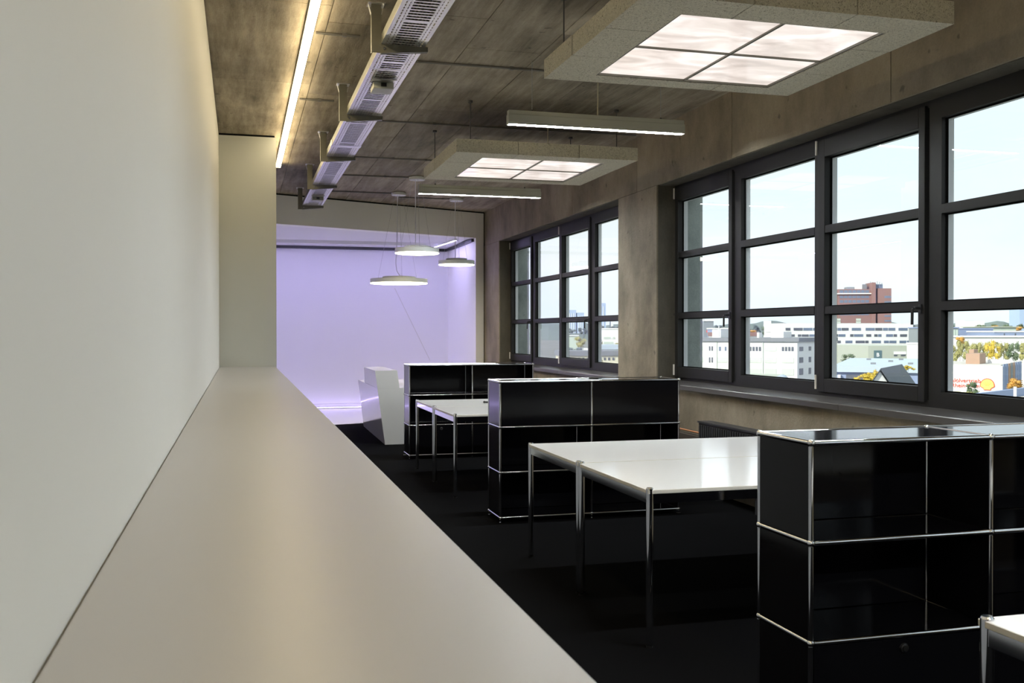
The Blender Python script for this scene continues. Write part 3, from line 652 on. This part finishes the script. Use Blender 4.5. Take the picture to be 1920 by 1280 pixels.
win_cache = {}
class Bld:
    """a building: front left corner at pixel (pl, top) and depth D, front running to pixel pr, turned by ang; local x along front, y into depth"""
    def __init__(s, name, pl, pr, top, D, depth, mat, label, ang=0.0, base=None, roof=None, over=.3, group=None, rh=.5):
        a = at(pl, top, D); c = math.radians(ang)
        view = Vector((math.sin(YAW), math.cos(YAW), 0)); rt = Vector((math.cos(YAW), -math.sin(YAW), 0))
        u = rt * math.cos(c) + view * math.sin(c)
        r = ray(pr, top); det = u.x * r.y - u.y * r.x               # where the front line meets the ray of its right end
        s.w = -(a.x * r.y - a.y * r.x) / det
        s.h = a.z - (GZ if base is None else base); s.depth = depth; s.pl, s.pr, s.top, s.D, s.ang = pl, pr, top, D, c
        s.o = empty(name, (a.x, a.y, a.z - s.h), label, 'building', group, rot=math.atan2(u.y, u.x)); s.u = u; s.a = a
        MB().box(0, s.w, 0, depth, 0, s.h).build('wall_block', mat, s.o)
        if roof: MB().box(-over, s.w + over, -over, depth + over, s.h + .02, s.h + rh).build('roof_slab', roof, s.o)
    def fx(s, px):                                                   # pixel column -> metres along the front
        r = ray(px, s.top); det = s.u.x * r.y - s.u.y * r.x
        return -(s.a.x * r.y - s.a.y * r.x) / det
    def fz(s, py, x=None):
        d_ = s.D + (x if x is not None else s.w / 2) * math.sin(s.ang)
        return s.h - (py - s.top) * d_ / F_PX
    def win(s, x0, x1, z0, z1, mat='pane_blue', name='window', y=None):
        key = (round(x1 - x0, 1), round(z1 - z0, 1), mat)
        if key not in win_cache: win_cache[key] = MB().box(0, key[0], -.12, .10, 0, key[1]).mesh(name, mat)
        return put(name, win_cache[key], s.o, (x0, 0 if y is None else y, z0))
    def wpx(s, px0, px1, py0, py1, mat='pane_blue'):
        xa = s.fx(px0); return s.win(xa, s.fx(px1), s.fz(py1, xa), s.fz(py0, xa), mat)
    def part(s, name, mat, x0, x1, y0, y1, z0, z1): return MB().box(x0, x1, y0, y1, z0, z1).build(name, mat, s.o)

# --- long white block right outside, four storeys
b = Bld('office_block', 1292, 1495, 639.5, 270, 30, 'house_white', 'white four-storey block with grey flat roof seen through the near window at left', ang=-36, roof='roof_grey', over=.6, rh=1.0)
for k, (ya, yb) in enumerate(((649, 657), (669, 679), (690, 702))):
    for q in range(4):
        for g0 in (1405, 1466):
            if k == 0: b.wpx(g0 + q * 6, g0 + q * 6 + 4.2, ya, yb, 'pane_dark')
    for g0 in ((1434,) if k == 0 else (1405, 1434, 1466)): b.wpx(g0, g0 + 22.5, ya, yb, 'pane_green')
    for g0 in (1329.5, 1334.2): b.wpx(g0, g0 + 2.8, ya, yb, 'pane_dark')
    b.wpx(1395, 1398, ya, yb, 'pane_dark'); b.wpx(1348 if k == 0 else 1346, 1352 if k == 0 else 1364, ya, yb, 'pane_blue' if k == 0 else 'pane_green'); 
    if k == 0: b.wpx(1359, 1362, ya, yb, 'pane_blue')
    b.wpx(1316, 1319, ya, yb, 'pane_green')
    for yy, wd in ((1.5, 2.6), (8.5, 1.6), (13, 2.6), (19, 2.6)):
        MB().box(b.w - .1, b.w + .12, yy, yy + wd, b.fz(yb, b.w), b.fz(ya, b.w)).build('window', 'pane_dark', b.o)
for px in (1344.5, 1431): MB().cyl((b.fx(px), -.15, 0), (b.fx(px), -.15, b.h), .12, 8).build('downpipe', 'pane_green', b.o)
b.part('roof_house', 'house_white', b.fx(1318), b.fx(1334), 6, 12, b.h + 1, b.h + 3.2); b.part('chimney', 'house_white', b.fx(1411), b.fx(1415), 3, 5, b.h + 1, b.h + 2.4)
b.part('antenna', 'house_white', b.fx(1344), b.fx(1345), 1, 1.3, b.h + 1, b.h + 4.2)
b.part('roof_unit', 'house_white', b.fx(1424), b.fx(1448), 8, 14, b.h + 1, b.h + 2.6)
# small pale green shed in front of it
sh = Bld('green_shed', 1380, 1462, 704, 190, 10, 'house_sage', 'low pale green shed with a round-topped end in front of the white block', ang=-20)
MB().cyl((sh.w, -.5, sh.h - 1.2), (sh.w, 6, sh.h - 1.2), 1.3, 20).build('round_end', 'roof_metal', sh.o, smooth=40)
sh.wpx(1450, 1451, 706, 712, 'pane_dark')

# --- long white office with ribbon windows
b = Bld('ribbon_office', 1471, 1712, 607, 470, 30, 'house_white', 'long white office building with ribbon windows below the red brick tower', ang=4, roof='house_white', over=.0, rh=.3)
rnd = random.Random(3)
for (ya, yb) in ((614.5, 619.5), (626.5, 631), (638.5, 643), (650, 654.5), (661, 665.5)):
    px = 1473
    while px < 1706:
        wd = rnd.choice((6, 9, 13, 17)); px2 = min(px + wd, 1709)
        b.wpx(px, px2, ya, yb, rnd.choice(('pane_dark', 'pane_blue', 'pane_dark', 'brick_red') if wd < 8 else ('pane_dark', 'pane_blue'))); px = px2 + rnd.choice((1.2, 1.2, 6, 9))
b.part('end_wall', 'house_grey', b.w + .02, b.w + 4, 1, 28, 0, b.h - .4)
# --- red brick tower
b = Bld('brick_tower', 1571, 1633, 542, 700, 24, 'brick_red', 'tall red brick tower block above the long white office', ang=-6)
for (ya, yb) in ((544, 549), (554.5, 559), (562.5, 567.5), (573, 577), (586, 591)):
    for q in range(7): b.wpx(1574.5 + q * 8, 1574.5 + q * 8 + 6.8, ya, yb, 'pane_blue')
b.part('balcony_band', 'house_white', -2, b.w + 1, -1.2, 0, b.fz(551.5), b.fz(549.5))
xs_, xe = b.fx(1633), b.fx(1640)
b.part('stair_shaft', 'brick_red', xs_, xe, -3, 16, 0, b.fz(530)); b.part('glass_slot', 'pane_blue', xe, b.fx(1644.5), 2, 14, 0, b.fz(532))
b.part('right_wing', 'brick_red', b.fx(1644.5), b.fx(1670), -2, 22, 0, b.fz(541))
for (ya, yb) in ((555, 559), (565, 569), (591, 594), (600, 603)): MB().box(b.fx(1657), b.fx(1669), -2.15, -1.9, b.fz(yb), b.fz(ya)).build('window', 'pane_blue', b.o)
b.part('roof_plant', 'house_grey', b.fx(1590), b.fx(1605), 4, 12, b.h, b.fz(537.5)); b.part('roof_plant', 'house_white', b.fx(1610), b.fx(1619), 4, 12, b.h, b.fz(532)); b.part('roof_plant', 'pane_blue', b.fx(1645), b.fx(1658), 4, 14, b.fz(541), b.fz(532.5))
b.part('side_tower', 'house_grey', b.fx(1558), b.fx(1566), 4, 16, 0, b.fz(536)); b.part('roof_plant', 'roof_grey', b.fx(1619), b.fx(1628), 4, 12, b.h, b.fz(532.5))
for k in range(6): MB().cyl((b.fx(1634 + k * 4.3), 3, b.fz(534)), (b.fx(1634 + k * 4.3), 3, b.fz(527 + (k % 3) * 1.5)), .18, 6).build('antenna', 'house_grey', b.o)
b = Bld('brick_annex', 1557, 1632, 592, 640, 16, 'brick_red', 'low red brick annex at the foot of the brick tower', ang=0)
for px in (1567, 1605): b.wpx(px, px + 9, 597, 601, 'pane_green'); b.wpx(px, px + 9, 602, 605.5, 'pane_green')

# --- sage warehouse with the square sign
b = Bld('sage_warehouse', 1628, 1735, 648, 330, 40, 'house_sage', 'pale sage warehouse with a dark square letter sign', ang=3)
sg = b.wpx(1638.5, 1653.2, 657, 673.5, 'sign_teal'); sg.name = 'sign_board'
def text(parent, body, size, loc, mat, name='lettering', rot=(math.pi / 2, 0, 0), bold=0.0, ext=.02):
    cu = bpy.data.curves.new('lettering', 'FONT'); cu.body = body; cu.size = size; cu.extrude = ext; cu.offset = bold; cu.align_x = 'LEFT'
    tmp = bpy.data.objects.new('tmp', cu); COL.objects.link(tmp)
    me = bpy.data.meshes.new_from_object(tmp); bpy.data.objects.remove(tmp); me.materials.clear(); me.materials.append(M[mat])
    return put(name, me, parent, loc, rot)
text(sg, 'B', 1.75, (.82, -.2, .95), 'sign_white', bold=.05)
b.wpx(1676, 1699, 659, 664, 'sign_white'); b.wpx(1676, 1682, 664.5, 667.5, 'pane_dark'); b.wpx(1689, 1698, 664.5, 667.5, 'pane_dark'); b.wpx(1700, 1714, 660, 669, 'pane_green')
# --- blue-grey hall with wide flat roof
b = Bld('flat_hall', 1566, 1722, 688, 190, 60, 'house_blue', 'wide blue-grey hall with a pale flat metal roof and loading bay', ang=-22, roof='roof_metal', over=.5, rh=.25)
b.part('fascia', 'roof_metal', -.55, b.w + .5, -.75, -.52, b.h - .9, b.h + .27)
b.part('loading_gate', 'pane_dark', 2, b.w - 2, -.1, .1, .3, b.h - 1.4); b.part('van', 'sign_white', b.fx(1572), b.fx(1577), -2, -.2, b.fz(711), b.fz(702))
rl = MB().box(0, 1.0, 0, .8, 0, .35).mesh('skylight', 'roof_grey')
for x, y in ((6, 12), (9, 30), (4, 44), (11, 46), (13, 14), (16, 33)): put('skylight', rl, b.o, (x, y, b.h + .26))
# --- gabled house
p = at(1649, 693, 112); hx = (_ri * Vector((1, 1, 0))).normalized()
gh = empty('gabled_house', (p.x, p.y, GZ), 'white gabled house with dark slate roof below the flat hall', 'building', rot=math.atan2(hx.y, hx.x) + math.radians(6))
H0 = p.z - GZ
MB().add([(-3.1, 0, 0), (3.1, 0, 0), (3.1, 0, H0 - 4.4), (0, 0, H0 - .12), (-3.1, 0, H0 - 4.4)] + [(x + 9.5, 13, z) for x, z in ((-3.1, 0), (3.1, 0), (3.1, H0 - 4.4), (0, H0 - .12), (-3.1, H0 - 4.4))],
         [(4, 3, 2, 1, 0), (5, 6, 7, 8, 9), (0, 1, 6, 5), (1, 2, 7, 6), (2, 3, 8, 7), (3, 4, 9, 8), (4, 0, 5, 9)]).build('wall_block', 'house_white', gh)
def slope(sx): MB().add([(0, -.3, H0), (sx * 3.4, -.3, H0 - 4.7), (sx * 3.4 + 9.6, 13.2, H0 - 4.7), (9.6, 13.2, H0), (0, -.3, H0 + .18), (sx * 3.4, -.3, H0 - 4.5), (sx * 3.4 + 9.6, 13.2, H0 - 4.5), (9.6, 13.2, H0 + .18)],
         [(0, 1, 2, 3), (7, 6, 5, 4), (0, 4, 5, 1), (1, 5, 6, 2), (2, 6, 7, 3), (3, 7, 4, 0)]).build('roof_slope', 'roof_slate', gh)
slope(1); slope(-1)

# --- white box building with lettering and emblem
b = Bld('white_depot', 1737, 1880, 683.4, 177.1, 21.5, 'house_white', 'white flat depot with red lettering and a yellow shell emblem', ang=-35, roof='roof_gravel', over=-.3, rh=.15)
xt = b.fx(1770)
text(b.o, 'Mineralölvertrieb', 1.02, (b.fx(1757), -.12, b.fz(715, b.fx(1790))), 'sign_red'); text(b.o, 'Rhein-Main', 1.02, (b.fx(1783.5), -.12, b.fz(724.5, b.fx(1800))), 'sign_red')
ce = (b.fx(1851.5), b.fz(721.5, b.fx(1851.5))); em = []
for k in range(25):
    a = math.pi * (1.06 - 1.12 * k / 24); r = 1.16 + .04 * (k % 2); em.append((ce[0] + r * math.cos(a), ce[1] + .1 + r * 1.05 * math.sin(a)))
em += [(ce[0] + .62, ce[1] - .42), (ce[0] + .55, ce[1] - .72), (ce[0] - .55, ce[1] - .72), (ce[0] - .62, ce[1] - .42)]
def plate(pts, y0, y1, name, mat, parent):
    n = len(pts); return MB().add([(x, y0, z) for x, z in pts] + [(x, y1, z) for x, z in pts], [tuple(range(n)), tuple(range(2 * n - 1, n - 1, -1))] + [(i, n + i, n + (i + 1) % n, (i + 1) % n) for i in range(n)]).build(name, mat, parent)
e1 = plate(em, -.14, -.02, 'emblem', 'sign_red', b.o)
sc = [(ce[0] + (x - ce[0]) * .88, ce[1] + (z - ce[1]) * .88 + .02) for x, z in em]
plate(sc, -.20, -.14, 'emblem_face', 'shell_yellow', e1)
for k in range(5):
    a = math.radians(50 + 20 * k); MB().box(-.02, .02, -.215, -.19, .25, 1.0).build('emblem_rib', 'sign_red', e1, (ce[0], 0, ce[1] - .15)).rotation_euler = (0, math.pi / 2 - a, 0)
for k in range(8):
    MB().box(b.w, b.w + .12, .3 + k * 2.65, 2.6 + k * 2.65, .2, b.h + .3).build('side_panel', ('house_blue', 'house_blue', 'box_brown', 'house_grey', 'box_brown', 'house_blue', 'house_blue', 'house_blue')[k], b.o)
b.part('plant_room', 'box_brown', b.fx(1792), b.fx(1802), 12, 16, b.h + .15, b.h + 2.6); b.part('plant_room', 'box_brown', b.fx(1802.5), b.fx(1829), 4, 10, b.h + .15, b.h + 2.0)
b.part('roof_curb', 'sign_white', b.fx(1831), b.w - .4, 11, 11.5, b.h + .15, b.h + .8)
# --- near flat roof with parapet, vent
b = Bld('near_flat_roof', 1838, 1975, 737, 88, .4, 'house_blue', 'near gravel flat roof with blue-grey parapet and vent pipe at the right window edge', ang=45)
b.part('roof_deck', 'roof_gravel', -4, b.w, -16, -.02, b.h - 1.6, b.h - .75); b.part('building_body', 'house_grey', -3.8, b.w - .2, -15.8, -.3, 0, b.h - 1.62)
MB().cyl((b.fx(1859.5), -2.0, b.h - .74), (b.fx(1859.5), -2.0, b.h + .55), .13, 10).build('vent_pipe', 'sign_white', b.o, smooth=40); b.part('vent_base', 'sign_white', b.fx(1857), b.fx(1863), -2.4, -1.6, b.h - .74, b.h - .45)
# --- halls at the right
b = Bld('glass_hall', 1757, 1797, 615, 420, 30, 'house_grey', 'dark glazed hall at the left of the rightmost window pane', roof='house_blue', over=.3)
for k in range(5): b.wpx(1772 + k * 5, 1776 + k * 5, 618, 634, 'pane_green')
Bld('blue_hall', 1798, 1862, 617, 430, 30, 'house_blue', 'plain light blue hall next to the glazed hall', roof='house_blue', over=.2)
b = Bld('long_blue_shed', 1864, 1990, 622.5, 400, 24, 'house_blue', 'long light blue shed at the right picture edge', roof='house_white', over=.2)
b.part('dark_joint', 'pane_dark', b.fx(1882), b.fx(1884), -.1, .2, 0, b.h - .5); b.part('dark_joint', 'pane_dark', b.fx(1902.5), b.fx(1905), -.1, .2, 0, b.h - .5)
Bld('canopy_hall', 1838, 1905, 613.5, 520, 20, 'pane_green', 'pale green canopy hall behind the long blue shed', roof='house_sage', over=1.0)
Bld('white_store', 1800, 1990, 632, 330, 14, 'house_white', 'low white store roof behind the autumn trees', roof='sign_white', over=.5)
Bld('white_lowrise', 1735, 1785, 646, 300, 14, 'house_white', 'low white wall left of the autumn trees', roof='sign_white', over=.2)
Bld('plant_works', 1808, 1846, 601, 1500, 30, 'sign_white', 'white works building on the horizon in the rightmost pane', roof='house_white')
Bld('horizon_tower', 1912, 1960, 578, 1900, 40, 'tower_glass', 'pale blue tower on the horizon at the right picture edge')
# --- through the leftmost panes of the near window
b = Bld('white_tower', 1306, 1321, 588, 420, 12, 'house_white', 'narrow white tower beside the concrete reveal of the near window'); b.wpx(1318, 1321, 599, 601, 'pane_blue')
b = Bld('blank_block', 1320, 1338, 602, 400, 14, 'house_grey', 'grey windowless block with a small red sign', roof='house_white'); b.wpx(1324.5, 1327, 619, 623, 'sign_red')
b = Bld('small_house', 1338, 1364, 617, 380, 12, 'house_blue', 'small bluish house beside the grey windowless block', roof='house_white'); b.wpx(1338.5, 1340, 617, 625, 'sign_white')
b = Bld('red_row', 1340, 1422, 630, 330, 10, 'house_white', 'low row with a dark red roof behind the white block', roof='brick_red', over=.3, rh=1.3)
for k in range(8): b.wpx(1350 + k * 8, 1353 + k * 8, 634, 637, 'pane_blue')
b = Bld('pale_office', 1450, 1473, 622, 440, 14, 'house_white', 'small pale office left of the long white office', roof='house_white')
for y in (624, 630, 635): b.wpx(1453, 1472, y, y + 3, 'pane_blue')
Bld('cream_tower', 1438, 1446, 601, 1500, 20, 'house_white', 'small pale high-rise on the tree line')
# --- through the far window
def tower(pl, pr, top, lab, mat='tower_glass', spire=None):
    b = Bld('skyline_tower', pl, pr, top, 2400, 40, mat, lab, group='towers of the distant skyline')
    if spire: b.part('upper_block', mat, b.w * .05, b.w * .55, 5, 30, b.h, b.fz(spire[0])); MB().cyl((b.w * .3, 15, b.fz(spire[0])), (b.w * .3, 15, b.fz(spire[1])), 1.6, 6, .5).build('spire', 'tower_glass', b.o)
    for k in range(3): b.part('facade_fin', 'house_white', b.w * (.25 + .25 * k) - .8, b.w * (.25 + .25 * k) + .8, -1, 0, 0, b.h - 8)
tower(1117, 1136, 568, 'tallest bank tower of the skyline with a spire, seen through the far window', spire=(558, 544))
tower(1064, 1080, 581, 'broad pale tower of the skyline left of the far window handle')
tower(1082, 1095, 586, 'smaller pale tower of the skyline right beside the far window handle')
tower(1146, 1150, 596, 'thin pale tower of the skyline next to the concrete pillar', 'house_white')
b = Bld('white_works', 1125, 1175, 617, 420, 20, 'house_white', 'white two-storey works building seen through the far window', roof='house_white', over=.2)
b.wpx(1132, 1145, 631.5, 635, 'pane_green'); b.wpx(1149, 1153, 631.5, 635, 'pane_green'); b.wpx(1132, 1150, 640.5, 645, 'pane_green')
b = Bld('pale_hall', 1056, 1084, 630, 500, 14, 'pane_green', 'pale low hall among trees in the far window', roof='house_white', over=.4)
b = Bld('cream_row', 1050, 1175, 667, 200, 9, 'house_cream', 'cream row of houses at the foot of the far window view', ang=3, roof='roof_grey', over=.3, rh=1.0)
for k in range(12): b.wpx(1060 + k * 8, 1064 + k * 8, 670, 675, 'pane_dark')
b = Bld('grey_roofed_house', 1128, 1172, 655, 260, 12, 'house_white', 'grey-roofed house below the white works building', roof='roof_metal', over=.4, rh=1.2)
Bld('white_shed', 1089, 1104, 653, 280, 8, 'sign_white', 'small white shed right of the round tree in the far window')

# --- trees: leaf clusters on a trunk, one mesh per kind
def crown_mesh(name, mat, n, seed, flat=1.0):
    r_ = random.Random(seed); m = MB(); blobs = [(r_.uniform(-.55, .55), r_.uniform(-.55, .55), r_.uniform(-.5, .55) * flat, r_.uniform(.3, .52)) for _ in range(9)]
    for bx_, by_, bz_, br in blobs:
        for _ in range(n // 9):
            d_ = Vector((r_.gauss(0, 1), r_.gauss(0, 1), r_.gauss(0, 1))).normalized(); c = Vector((bx_, by_, bz_)) + d_ * br * r_.uniform(.55, 1.0)
            u = Vector((r_.gauss(0, 1), r_.gauss(0, 1), r_.gauss(0, 1))).normalized(); v = u.orthogonal().normalized(); s_ = r_.uniform(.05, .10)
            m.add([c - u * s_, c + v * s_ * .7, c + u * s_, c - v * s_ * .7], [(0, 1, 2, 3)])
        m.sphere((bx_, by_, bz_), br * .62, 7, 5)
    return m.mesh(name, mat)
crowns = {k: [crown_mesh('crown', 'leaf_' + k, 540, 11 + 7 * i + j) for j in range(2)] for i, k in enumerate(('yellow', 'orange', 'lime', 'green', 'blue'))}
trunk_me = MB().cyl((0, 0, 0), (0, 0, 1), .035, 7, .02).mesh('trunk', 'bark')
n_tree = 0
def tree(px, ptop, D, wpx_, hpx, kind, label, group=None):
    global n_tree; n_tree += 1
    top = at(px, ptop, D); w_, h_ = wpx_ * D / F_PX, hpx * D / F_PX
    H_ = top.z - GZ; t = empty('tree', (top.x, top.y, GZ), label, 'tree', group, rot=n_tree * 1.7)
    c = put('crown', crowns[kind][n_tree % 2], t, (0, 0, H_ - h_ / 2)); c.scale = (w_ / 2, w_ / 2, h_ / 2)
    k = put('trunk', trunk_me, t); k.scale = (w_ * .5, w_ * .5, H_ - h_ * .45)
tree(1624, 694, 128, 46, 24, 'yellow', 'bright yellow tree left of the white gable')
tree(1640, 690, 134, 22, 22, 'yellow', 'small yellow tree touching the white gable')
tree(1703, 682, 135, 26, 14, 'yellow', 'yellow treetop above the slate roof')
tree(1592, 661, 270, 30, 22, 'green', 'dark green tree behind the flat metal roof')
tree(1902, 706, 140, 36, 28, 'orange', 'orange bush in front of the striped depot side')
tree(1823, 712, 130, 26, 34, 'green', 'green tree in front of the red lettering')
tree(1805, 732, 120, 40, 12, 'lime', 'low pale shrub below the red lettering')
for px, top, wd, hp, k, lab in ((1790, 640, 34, 44, 'lime', 'first'), (1806, 632, 32, 46, 'lime', 'second'), (1824, 637, 34, 42, 'lime', 'third'), (1843, 635, 34, 44, 'lime', 'fourth'), (1862, 633, 36, 46, 'yellow', 'fifth'), (1882, 636, 36, 44, 'lime', 'sixth'), (1902, 638, 36, 44, 'green', 'seventh'), (1922, 636, 36, 44, 'lime', 'eighth')):
    tree(px, top, 260 + 9 * (px // 19 % 2), wd * .8, hp, k, lab + ' tree from the left in the yellow-green row behind the white depot', 'row of autumn trees')
tree(1800, 629, 300, 24, 18, 'orange', 'brown-orange treetop at the left end of the autumn row')
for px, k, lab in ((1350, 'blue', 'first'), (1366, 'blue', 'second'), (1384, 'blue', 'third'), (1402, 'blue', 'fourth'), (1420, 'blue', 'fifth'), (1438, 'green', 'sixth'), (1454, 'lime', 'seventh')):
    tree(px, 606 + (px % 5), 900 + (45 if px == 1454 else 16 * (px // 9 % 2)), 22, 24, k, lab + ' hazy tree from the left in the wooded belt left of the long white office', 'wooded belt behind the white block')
tree(1410, 617, 600, 24, 12, 'orange', 'orange tree in front of the wooded belt'); tree(1358, 613, 560, 22, 16, 'lime', 'lime tree right of the small bluish house'); tree(1462, 613, 700, 34, 10, 'yellow', 'flat yellow treetops left of the long white office')
for px, top, lab in ((1785, 608, 'first'), (1838, 607, 'second'), (1862, 606, 'third'), (1888, 607, 'fourth'), (1915, 606, 'fifth')):
    tree(px, top, 800, 23, 14, 'green', lab + ' green tree from the left on the horizon above the blue halls', 'horizon trees above the blue halls')
tree(1908, 610, 600, 24, 14, 'orange', 'orange tree above the long blue shed'); tree(1866, 609, 620, 20, 8, 'orange', 'orange treetop above the canopy hall')
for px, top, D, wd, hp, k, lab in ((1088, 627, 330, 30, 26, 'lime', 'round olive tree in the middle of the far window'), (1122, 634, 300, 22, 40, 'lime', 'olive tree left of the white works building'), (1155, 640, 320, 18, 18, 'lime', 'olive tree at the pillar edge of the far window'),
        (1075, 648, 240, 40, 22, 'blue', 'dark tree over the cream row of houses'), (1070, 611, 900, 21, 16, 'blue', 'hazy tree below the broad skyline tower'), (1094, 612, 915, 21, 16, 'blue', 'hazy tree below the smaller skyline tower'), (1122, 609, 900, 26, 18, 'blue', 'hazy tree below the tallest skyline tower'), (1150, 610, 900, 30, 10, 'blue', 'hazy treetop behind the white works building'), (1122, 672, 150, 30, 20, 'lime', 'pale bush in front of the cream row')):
    tree(px, top, D, wd, hp, k, lab)
